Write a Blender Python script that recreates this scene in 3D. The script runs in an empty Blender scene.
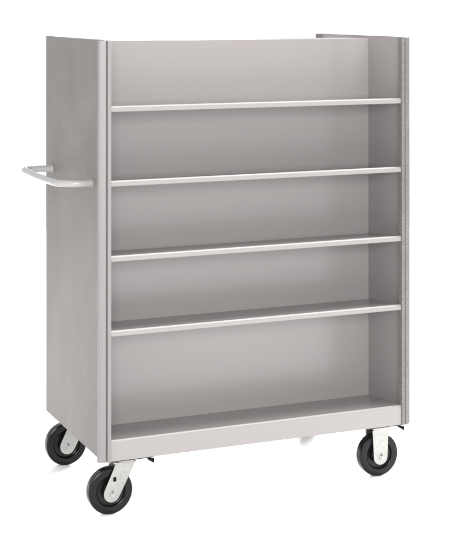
import bpy, bmesh, math, random
from mathutils import Vector, Matrix

scene = bpy.context.scene
COL = scene.collection
R = math.radians
S = 1.17            # metres per unit of side panel height
GZ = 0.1403         # height of the panel's lower edge above the floor, in the same unit


def P(x, y, z):
    """Cart units (origin: front left foot of the side panel) to metres."""
    return Vector((x * S, y * S, (z + GZ) * S))


# ------------------------------------------------------------------ camera
cam_data = bpy.data.cameras.new('camera')
cam = bpy.data.objects.new('camera', cam_data)
COL.objects.link(cam)
cam.location = P(-1.08868, -3.26247, 1.08318)
cam.rotation_euler = (R(90) + 0.00349, 0, -0.39666)
cam_data.sensor_fit = 'HORIZONTAL'
cam_data.sensor_width = 36
cam_data.lens = 1448.6 / 451 * 36
cam_data.shift_x = (225.5 - 212.0) / 451
cam_data.shift_y = -(277 - 0.06) / 451
cam_data.clip_start = 0.05
cam_data.clip_end = 200
scene.camera = cam

# ------------------------------------------------------------------ light: a white studio
world = bpy.data.worlds.new('World')
scene.world = world
world.use_nodes = True
bg = world.node_tree.nodes['Background']
bg.inputs['Color'].default_value = (1, 1, 1, 1)
bg.inputs['Strength'].default_value = 0.95


def area(name, loc, target, sx, sy, power, color=(1, 1, 1)):
    d = bpy.data.lights.new(name, 'AREA')
    d.shape = 'RECTANGLE'
    d.size, d.size_y, d.energy, d.color = sx, sy, power, color
    o = bpy.data.objects.new(name, d)
    COL.objects.link(o)
    o.location = loc
    o.rotation_euler = (Vector(target) - Vector(loc)).to_track_quat('-Z', 'Y').to_euler()
    return o


area('softbox_front', (-1.2, -4.9, 1.75), (0.45, 0.0, 0.6), 2.0, 1.3, 232)
area('softbox_top', (1.6, -0.62, 3.6), (1.6, -0.62, 0.0), 2.8, 1.0, 85)
area('floor_fill_right', (3.9, 3.2, 1.3), (0.7, 0.2, 0.0), 1.8, 1.2, 420)  # added lamp that washes out the shadow under the cart
area('floor_fill_back', (2.1, 4.6, 1.0), (0.6, 0.4, 0.0), 1.1, 0.9, 520)  # second added lamp, whitens the floor from behind

scene.view_settings.view_transform = 'Standard'
scene.view_settings.look = 'None'
scene.view_settings.exposure = 0.28
scene.view_settings.gamma = 1
scene.render.resolution_x = 834
scene.render.resolution_y = 1024


# ------------------------------------------------------------------ materials
def material(name, color, rough=0.5, metal=0.0, spec=0.5, coat=0.0, speckle=0.0, scale=400, bump=0.0,
             mottle=0.0, bscale=None, wear=0.0):
    m = bpy.data.materials.new(name)
    m.use_nodes = True
    nt = m.node_tree
    N, L = nt.nodes, nt.links
    b = N['Principled BSDF']
    b.inputs['Roughness'].default_value = rough
    b.inputs['Metallic'].default_value = metal
    b.inputs['Specular IOR Level'].default_value = spec
    b.inputs['Coat Weight'].default_value = coat
    b.inputs['Coat Roughness'].default_value = 0.2
    tc = N.new('ShaderNodeTexCoord')

    def noise(sc, det=3.0):
        n = N.new('ShaderNodeTexNoise')
        n.inputs['Scale'].default_value = sc
        n.inputs['Detail'].default_value = det
        L.new(tc.outputs['Object'], n.inputs['Vector'])
        return n.outputs['Fac']

    def mul(col_socket, fac, lo, hi, f0=0.3, f1=0.7):
        mr = N.new('ShaderNodeMapRange')
        mr.inputs['From Min'].default_value = f0
        mr.inputs['From Max'].default_value = f1
        mr.inputs['To Min'].default_value = lo
        mr.inputs['To Max'].default_value = hi
        L.new(fac, mr.inputs['Value'])
        mx = N.new('ShaderNodeVectorMath')
        mx.operation = 'SCALE'
        L.new(col_socket, mx.inputs[0])
        L.new(mr.outputs['Result'], mx.inputs['Scale'])
        return mx.outputs['Vector']
    rgb = N.new('ShaderNodeRGB')
    rgb.outputs[0].default_value = (*color, 1)
    out = rgb.outputs[0]
    if mottle:
        out = mul(out, noise(5.0, 4.0), 1 - mottle, 1 + mottle)
    if speckle:
        out = mul(out, noise(scale, 2.0), 1 - speckle, 1 + speckle)
    L.new(out, b.inputs['Base Color'])
    if wear:
        rr = N.new('ShaderNodeMapRange')
        rr.inputs['From Min'].default_value = 0.3
        rr.inputs['From Max'].default_value = 0.7
        rr.inputs['To Min'].default_value = rough - wear
        rr.inputs['To Max'].default_value = rough + wear
        L.new(noise(22.0, 5.0), rr.inputs['Value'])
        L.new(rr.outputs['Result'], b.inputs['Roughness'])
    if bump:
        bp = N.new('ShaderNodeBump')
        bp.inputs['Strength'].default_value = bump
        bp.inputs['Distance'].default_value = 0.001
        L.new(noise(bscale or scale, 2.0), bp.inputs['Height'])
        L.new(bp.outputs['Normal'], b.inputs['Normal'])
    return m


PAINT = material('grey_paint', (0.235, 0.2185, 0.215), 0.26, spec=0.5)
POST = material('grey_post_paint', (0.190, 0.178, 0.176), 0.42, spec=0.35, speckle=0.04, scale=230)
GRAIN = material('grey_textured_paint', (0.140, 0.130, 0.125), 0.5, spec=0.3, speckle=0.20, scale=200, bump=0.35,
                 mottle=0.11)
HANDLE = material('pale_grey_paint', (0.29, 0.286, 0.283), 0.3, spec=0.45)
ZINC = material('zinc_plated_steel', (0.34, 0.335, 0.32), 0.33, metal=0.75, speckle=0.08, scale=90, bump=0.08, mottle=0.18)
BOLT = material('bright_bolt_steel', (0.40, 0.41, 0.42), 0.25, metal=0.9)
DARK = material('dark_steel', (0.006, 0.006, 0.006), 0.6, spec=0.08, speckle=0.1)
PLATE = material('dull_plated_steel', (0.05, 0.046, 0.043), 0.5, spec=0.3, speckle=0.15, scale=90)
BLACK = material('black_hard_rubber', (0.0050, 0.0050, 0.0052), 0.2, spec=0.22, speckle=0.1, scale=150)
FLOOR = material('white_studio_floor', (0.96, 0.96, 0.96), 0.8, spec=0.1, mottle=0.005, scale=30)


# ------------------------------------------------------------------ helpers
def link(name, bm, mat, parent=None, bevel=0.0, segs=2, smooth=True, kind=None):
    bmesh.ops.remove_doubles(bm, verts=bm.verts, dist=1e-6)
    bmesh.ops.recalc_face_normals(bm, faces=bm.faces)
    me = bpy.data.meshes.new(name)
    bm.to_mesh(me)
    bm.free()
    me.materials.append(mat)
    if smooth:
        for f in me.polygons:
            f.use_smooth = True
        me.set_sharp_from_angle(angle=R(35))
    o = bpy.data.objects.new(name, me)
    COL.objects.link(o)
    if parent:
        o.parent = parent
        # parents sit unrotated, so the offset is a plain subtraction
        o.location = -world_loc(parent)
    if smooth and not bevel:
        wn = o.modifiers.new('normals', 'WEIGHTED_NORMAL')
        wn.keep_sharp = True
    if bevel:
        md = o.modifiers.new('edge', 'BEVEL')
        md.width = bevel
        md.segments = segs
        md.limit_method = 'ANGLE'
        md.angle_limit = R(35)
        md.harden_normals = True
    if kind:
        o['kind'] = kind
    return o


def world_loc(o):
    v = Vector((0, 0, 0))
    while o:
        v += o.location
        o = o.parent
    return v


def empty(name, loc, parent=None):
    o = bpy.data.objects.new(name, None)
    o.empty_display_size = 0.05
    COL.objects.link(o)
    o.location = loc
    if parent:
        o.parent = parent
        o.location = Vector(loc) - world_loc(parent)
    return o


def box(bm, a, b):
    """Axis aligned box between corners a and b, in cart units."""
    (x0, y0, z0), (x1, y1, z1) = a, b
    v = [bm.verts.new(P(x, y, z)) for z in (z0, z1) for y in (y0, y1) for x in (x0, x1)]
    for q in ((0, 1, 3, 2), (4, 6, 7, 5), (0, 4, 5, 1), (2, 3, 7, 6), (0, 2, 6, 4), (1, 5, 7, 3)):
        bm.faces.new([v[i] for i in q])


def prism(bm, pts, fn0, fn1):
    """Closed polygon pts swept between the two mappings fn0 and fn1."""
    a = [bm.verts.new(fn0(p)) for p in pts]
    b = [bm.verts.new(fn1(p)) for p in pts]
    bm.faces.new(a)
    bm.faces.new(b[::-1])
    n = len(pts)
    for i in range(n):
        bm.faces.new((a[i], a[(i + 1) % n], b[(i + 1) % n], b[i]))


def arc(cx, cy, r, a0, a1, n):
    return [(cx + r * math.cos(R(a0 + (a1 - a0) * i / n)), cy + r * math.sin(R(a0 + (a1 - a0) * i / n)))
            for i in range(n + 1)]


def lathe(bm, centre, prof, n=72, axis='Y'):
    """prof: list of (offset along axis, radius) closed ring, cart units."""
    rings = []
    for k in range(n):
        a = 2 * math.pi * k / n
        ring = []
        for t, r in prof:
            ring.append(bm.verts.new(P(centre[0] + r * math.cos(a), centre[1] + t, centre[2] + r * math.sin(a))))
        rings.append(ring)
    m = len(prof)
    for k in range(n):
        A, B = rings[k], rings[(k + 1) % n]
        for i in range(m - 1):
            bm.faces.new((A[i], A[i + 1], B[i + 1], B[i]))
    for i in (0, m - 1):
        bm.faces.new([rings[k][i] for k in range(n)])


def lathe_z(bm, centre, prof, n=40):
    rings = []
    for k in range(n):
        a = 2 * math.pi * k / n
        rings.append([bm.verts.new(P(centre[0] + r * math.cos(a), centre[1] + r * math.sin(a), centre[2] + t))
                      for t, r in prof])
    m = len(prof)
    for k in range(n):
        A, B = rings[k], rings[(k + 1) % n]
        for i in range(m - 1):
            bm.faces.new((A[i], A[i + 1], B[i + 1], B[i]))
    for i in (0, m - 1):
        bm.faces.new([rings[k][i] for k in range(n)])


def tube(bm, pts, r, n=20):
    pts = [Vector(p) for p in pts]
    rings = []
    for i, p in enumerate(pts):
        t = (pts[min(i + 1, len(pts) - 1)] - pts[max(i - 1, 0)]).normalized()
        u = Vector((0, 0, 1))
        s = t.cross(u).normalized()
        rings.append([bm.verts.new(p + r * (math.cos(2 * math.pi * k / n) * s + math.sin(2 * math.pi * k / n) * u))
                      for k in range(n)])
    for A, B in zip(rings, rings[1:]):
        for k in range(n):
            bm.faces.new((A[k], A[(k + 1) % n], B[(k + 1) % n], B[k]))
    bm.faces.new(rings[0][::-1])
    bm.faces.new(rings[-1])


# ------------------------------------------------------------------ the setting
bm = bmesh.new()
v = [bm.verts.new((x, y, 0)) for x, y in ((-60, -60), (60, -60), (60, 60), (-60, 60))]
bm.faces.new(v)
link('floor', bm, FLOOR, kind='structure')

# ------------------------------------------------------------------ the cart
W, D = 0.82628, 0.4858
T = 0.0022                      # sheet thickness
YD = 0.1955                     # front face of the front back-sheet
DROP = 0.0222                   # shelves tilt back
SH = [(0.84313, 0.0140), (0.66599, 0.0140), (0.48741, 0.0140), (0.31017, 0.0140), (0.05089, 0.0505)]

cart = empty('book_cart', P(W / 2, D / 2, -GZ))
cart['label'] = 'grey steel double-sided book cart with five tilted shelves, a side push handle and black wheels'
cart['category'] = 'book cart'


def side(sign):
    """sign -1: left panel (outside towards -x); +1: right panel."""
    x0 = 0.0 if sign < 0 else W

    def X(a):                   # a grows towards the inside of the cart
        return x0 - sign * a
    bm = bmesh.new()
    # double skinned side with a seam slot behind the post and a rear flange folded inwards
    prof = [(0, .0163), (0, .0400), (.0015, .0400), (.0015, .018), (.0045, .018), (.0045, .100), (.0015, .100),
            (.0015, .0505), (0, .0505), (0, D), (.020, D), (.020, D - .004), (.006, D - .004), (.006, .0163)]
    prism(bm, prof, lambda q: P(X(q[0]), q[1], 0.0), lambda q: P(X(q[0]), q[1], 1.0))
    p = link('side_panel', bm, GRAIN, cart, smooth=False)
    bm = bmesh.new()
    box(bm, (X(0.0061), 0.0165, 0.0005), (X(0.0068), D - 0.0042, 0.9990))
    link('inner_liner', bm, PAINT, p, smooth=False)
    # folded front post: outer face sloping to the side, groove, inner bead
    bm = bmesh.new()
    prof = [(-0.0112, 0.0160), (-0.0112, 0.0095), (-0.0106, 0.0072), (-0.0094, 0.0056), (-0.0074, 0.0046),
            (0.0052, 0.0000), (0.0062, 0.0006), (0.0066, 0.0060), (0.0088, 0.0060),
            (0.0092, -0.0020), (0.0102, -0.0032), (0.0174, -0.0032), (0.0184, -0.0022), (0.0184, 0.0160)]
    prism(bm, prof, lambda q: P(X(q[0]), q[1], -0.0005), lambda q: P(X(q[0]), q[1], 0.9990))
    link('front_post', bm, POST if sign < 0 else GRAIN, p, bevel=0.0006)  # right post: grainy paint, its weaker light also put in as darker colour
    return p


for s in (-1, 1):
    side(s)

XI0, XI1 = 0.0069, W - 0.0069     # inner faces of the panels
XL0, XL1 = 0.0187, W - 0.0187     # between the front posts


def shelf(z, lip, back):
    """Pressed shelf: tray tilted towards the middle, front lip turned down and hemmed."""
    def Y(a):
        return D - a if back else a
    bm = bmesh.new()
    yb = YD - 0.001
    zb = z - DROP
    r = 0.0052
    yf = 0.0008
    # outline of the section (y, z): top skin, rounded nose, lip, hem, under skin
    out = [(yb, zb), (yf + r * 1.3, z - 0.0004)]
    out += [(yf + r + r * math.cos(R(a)), z - r + r * math.sin(R(a))) for a in (90, 112, 158, 180)]
    out += [(yf, z - lip + 0.0012), (yf + 0.0012, z - lip), (yf + 0.0075, z - lip), (yf + 0.0075, z - lip + T),
            (yf + T, z - lip + T), (yf + T, z - r - 0.0005), (yf + r, z - T - 0.0004), (yb, zb - T)]
    y0 = 0.0165
    zf = z - 0.0004 - DROP * (y0 - yf - r) / (yb - yf - r)
    out = [out[0], (y0, zf)] + out[1:-1] + [(y0, zf - T), out[-1]]
    a = [bm.verts.new(P(XL0, Y(p), q)) for p, q in out]
    b = [bm.verts.new(P(XL1, Y(p), q)) for p, q in out]
    n = len(out)
    for i in range(n):
        bm.faces.new((a[i], a[(i + 1) % n], b[(i + 1) % n], b[i]))
    bm.faces.new(a[1:n - 1])
    bm.faces.new(b[1:n - 1])
    # the tray reaches the side panels behind the posts
    for ring, xe in ((a, XI0), (b, XI1)):
        w4 = [ring[0], ring[1], ring[n - 2], ring[n - 1]]
        e4 = [bm.verts.new(Vector((xe * S, v.co.y, v.co.z))) for v in w4]
        for i in range(4):
            bm.faces.new((w4[i], w4[(i + 1) % 4], e4[(i + 1) % 4], e4[i]))
        bm.faces.new(e4)
    link('shelf', bm, PAINT, cart, smooth=False)


for back in (False, True):
    for z, lip in SH:
        shelf(z, lip, back)

# middle panel: one sheet for each side joined by a cap, open below
bm = bmesh.new()
yd2 = D - YD
sec = [(YD, 0.004), (YD, 0.992), (YD + 0.001, 0.993), (yd2 - 0.001, 0.993), (yd2, 0.992), (yd2, 0.004),
       (yd2 - T, 0.004), (yd2 - T, 0.993 - T), (YD + T, 0.993 - T), (YD + T, 0.004)]
prism(bm, sec, lambda q: P(XI0, q[0], q[1]), lambda q: P(XI1, q[0], q[1]))
link('middle_panel', bm, PAINT, cart)

# push handle on the left end
bm = bmesh.new()
hz, e, rb, rt = 0.652, 0.081, 0.055, 0.0086
ya, yb = 0.088, 0.428
path = [(0.0, ya)] + [(-0.010, ya)]
path += [(-e + rb + rb * math.cos(R(a)), ya + rb + rb * math.sin(R(a))) for a in range(270, 179, -9)]
path += [(-e - 0.006, (ya + yb) / 2)]
rb2 = 0.028
path += [(-e + rb2 + rb2 * math.cos(R(a)), yb - rb2 + rb2 * math.sin(R(a))) for a in range(180, 89, -9)]
path += [(0.0, yb)]
tube(bm, [P(x, y, hz) for x, y in path], rt * S, 24)
h = link('push_handle', bm, HANDLE, cart)
for y in (ya, yb):
    bm = bmesh.new()
    c0 = P(0, y, hz)
    tube(bm, [c0 + Vector((-d * S, 0, 0)) for d in (-0.0004, 0.0006, 0.0022, 0.0030)], 0.0108 * S, 24)
    link('weld_collar', bm, HANDLE, h)


# ------------------------------------------------------------------ casters
WR, WT, WZ = 0.0555, 0.0270, -GZ + 0.0555


def leg_outline(cx, cz, tx, w, r, ztop):
    """Fork cheek: round end at the axle, straight sides up to the top, (x, z)."""
    a = Vector((cx, cz))
    pts = []
    tl, tr = Vector((tx - w / 2, ztop)), Vector((tx + w / 2, ztop))

    def tang(q, sgn):
        d = q - a
        ang = math.atan2(d.y, d.x) + sgn * math.acos(r / d.length)
        return math.degrees(ang)
    a0, a1 = tang(tl, 1), tang(tr, -1)
    while a1 < a0:
        a1 += 360
    pts = arc(cx, cz, r, a0, a1, 20)
    return pts + [(tr.x, tr.y), (tl.x, tl.y)]


def caster(x, y, swivel):
    """x, y: middle of the wheel; the swivel kind trails towards -x."""
    c = empty('swivel_caster' if swivel else 'rigid_caster', P(x, y, -GZ), cart)
    # wheel
    bm = bmesh.new()
    h = WT / 2
    half = [(0.0135, 0.0), (0.0135, 0.0135), (0.0118, 0.0150), (0.0062, 0.0190), (0.0056, 0.0300), (0.0072, 0.0335),
            (0.0122, 0.0352), (0.0133, 0.0368), (0.0134, 0.0440), (0.0131, 0.0500), (0.0120, 0.0522),
            (0.0100, 0.0532), (0.0040, 0.0534)]
    half = [(t, r * WR / 0.0534) for t, r in half]
    prof = [(-t, r) for t, r in half] + [(t, r) for t, r in reversed(half)]
    prof = [(t, max(r, 0.0004)) for t, r in prof]
    lathe(bm, (x, y, WZ), prof, 96)
    link('wheel', bm, BLACK, c)
    # fork
    az = WZ - 0.0035
    off = 0.036 if swivel else 0.0
    top = -0.0160
    ft = 0.0030
    fo = h + 0.0042
    w = 0.050 if swivel else 0.047
    for sg in (-1, 1):
        bm = bmesh.new()
        y0, y1 = y + sg * fo, y + sg * (fo + ft)
        pts = leg_outline(x, az, x + off, w, 0.0205 if swivel else 0.0200, top)
        prism(bm, pts, lambda q: P(q[0], y0, q[1]), lambda q: P(q[0], y1, q[1]))
        link('fork_cheek', bm, ZINC, c, bevel=0.0012)
    bm = bmesh.new()
    box(bm, (x + off - w / 2 - 0.0005, y - fo - ft - 0.0004, top - 0.0030),
        (x + off + w / 2 + 0.0005, y + fo + ft + 0.0004, top + (0.0010 if swivel else 0.0090)))
    link('fork_crown', bm, ZINC, c, bevel=0.0012)
    if swivel and y < 0.2:
        # brake-less fork with a small square punched hole, its inner shade drawn as a thin dark block
        bm = bmesh.new()
        hx, hzz = x + off * 0.36 - 0.006, (az + (top - az) * 0.47)
        yy = y - fo - ft
        box(bm, (hx - 0.0040, yy - 0.0004, hzz - 0.0052), (hx + 0.0040, yy + 0.0010, hzz + 0.0052))
        link('hole_shade_block', bm, DARK, c)
    if swivel:
        # bearing race above the fork
        bm = bmesh.new()
        lathe_z(bm, (x + off, y, top + 0.0006), [(0, 0.027), (0.002, 0.030), (0.006, 0.030), (0.0086, 0.026)])
        link('swivel_race', bm, ZINC, c)
    # axle bolt head in front, its nut behind
    for sg in (-1, 1):
        y0 = y + sg * (fo + ft)
        bm = bmesh.new()
        lathe(bm, (x, y0, az), [(-sg * 0.001, 0.0092), (sg * 0.0012, 0.0092), (sg * 0.0018, 0.0072),
                                (sg * 0.0052, 0.0068), (sg * 0.0062, 0.0060), (sg * 0.0063, 0.0036),
                                (sg * 0.0095, 0.0034), (sg * 0.0100, 0.0026)], 6 if sg < 0 else 12)
        link('axle_bolt', bm, BOLT, c, bevel=0.0004)
    # mounting plate
    bm = bmesh.new()
    pcx = x + (off * 0.9 + 0.012 if swivel else 0.0)
    px, py = 0.053, 0.051
    box(bm, (pcx - px, y - py + 0.006, -0.0055), (pcx + px, y + py - 0.006, -0.0010))
    link('mounting_plate', bm, PLATE, c, bevel=0.0008)
    for sx in (-1, 1):
        for sy in (-1, 1):
            bm = bmesh.new()
            lathe_z(bm, (pcx + sx * (px - 0.010), y + sy * (py - 0.010), -0.0105), [(0, 0.0045), (0.0039, 0.0050)], 6)
            link('plate_bolt', bm, ZINC, c)
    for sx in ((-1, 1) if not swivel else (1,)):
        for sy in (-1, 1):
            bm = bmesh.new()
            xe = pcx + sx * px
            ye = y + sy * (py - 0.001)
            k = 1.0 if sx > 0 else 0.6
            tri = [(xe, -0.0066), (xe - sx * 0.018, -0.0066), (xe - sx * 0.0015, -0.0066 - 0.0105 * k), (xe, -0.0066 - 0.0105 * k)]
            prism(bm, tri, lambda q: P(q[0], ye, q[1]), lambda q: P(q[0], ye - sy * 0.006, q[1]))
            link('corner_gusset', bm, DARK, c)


caster(0.0333, 0.0435 + WT / 2, True)
caster(0.0450, 0.4424 + WT / 2, True)
caster(0.7675, 0.0435 + WT / 2, False)
caster(0.7675, 0.4424 + WT / 2, False)
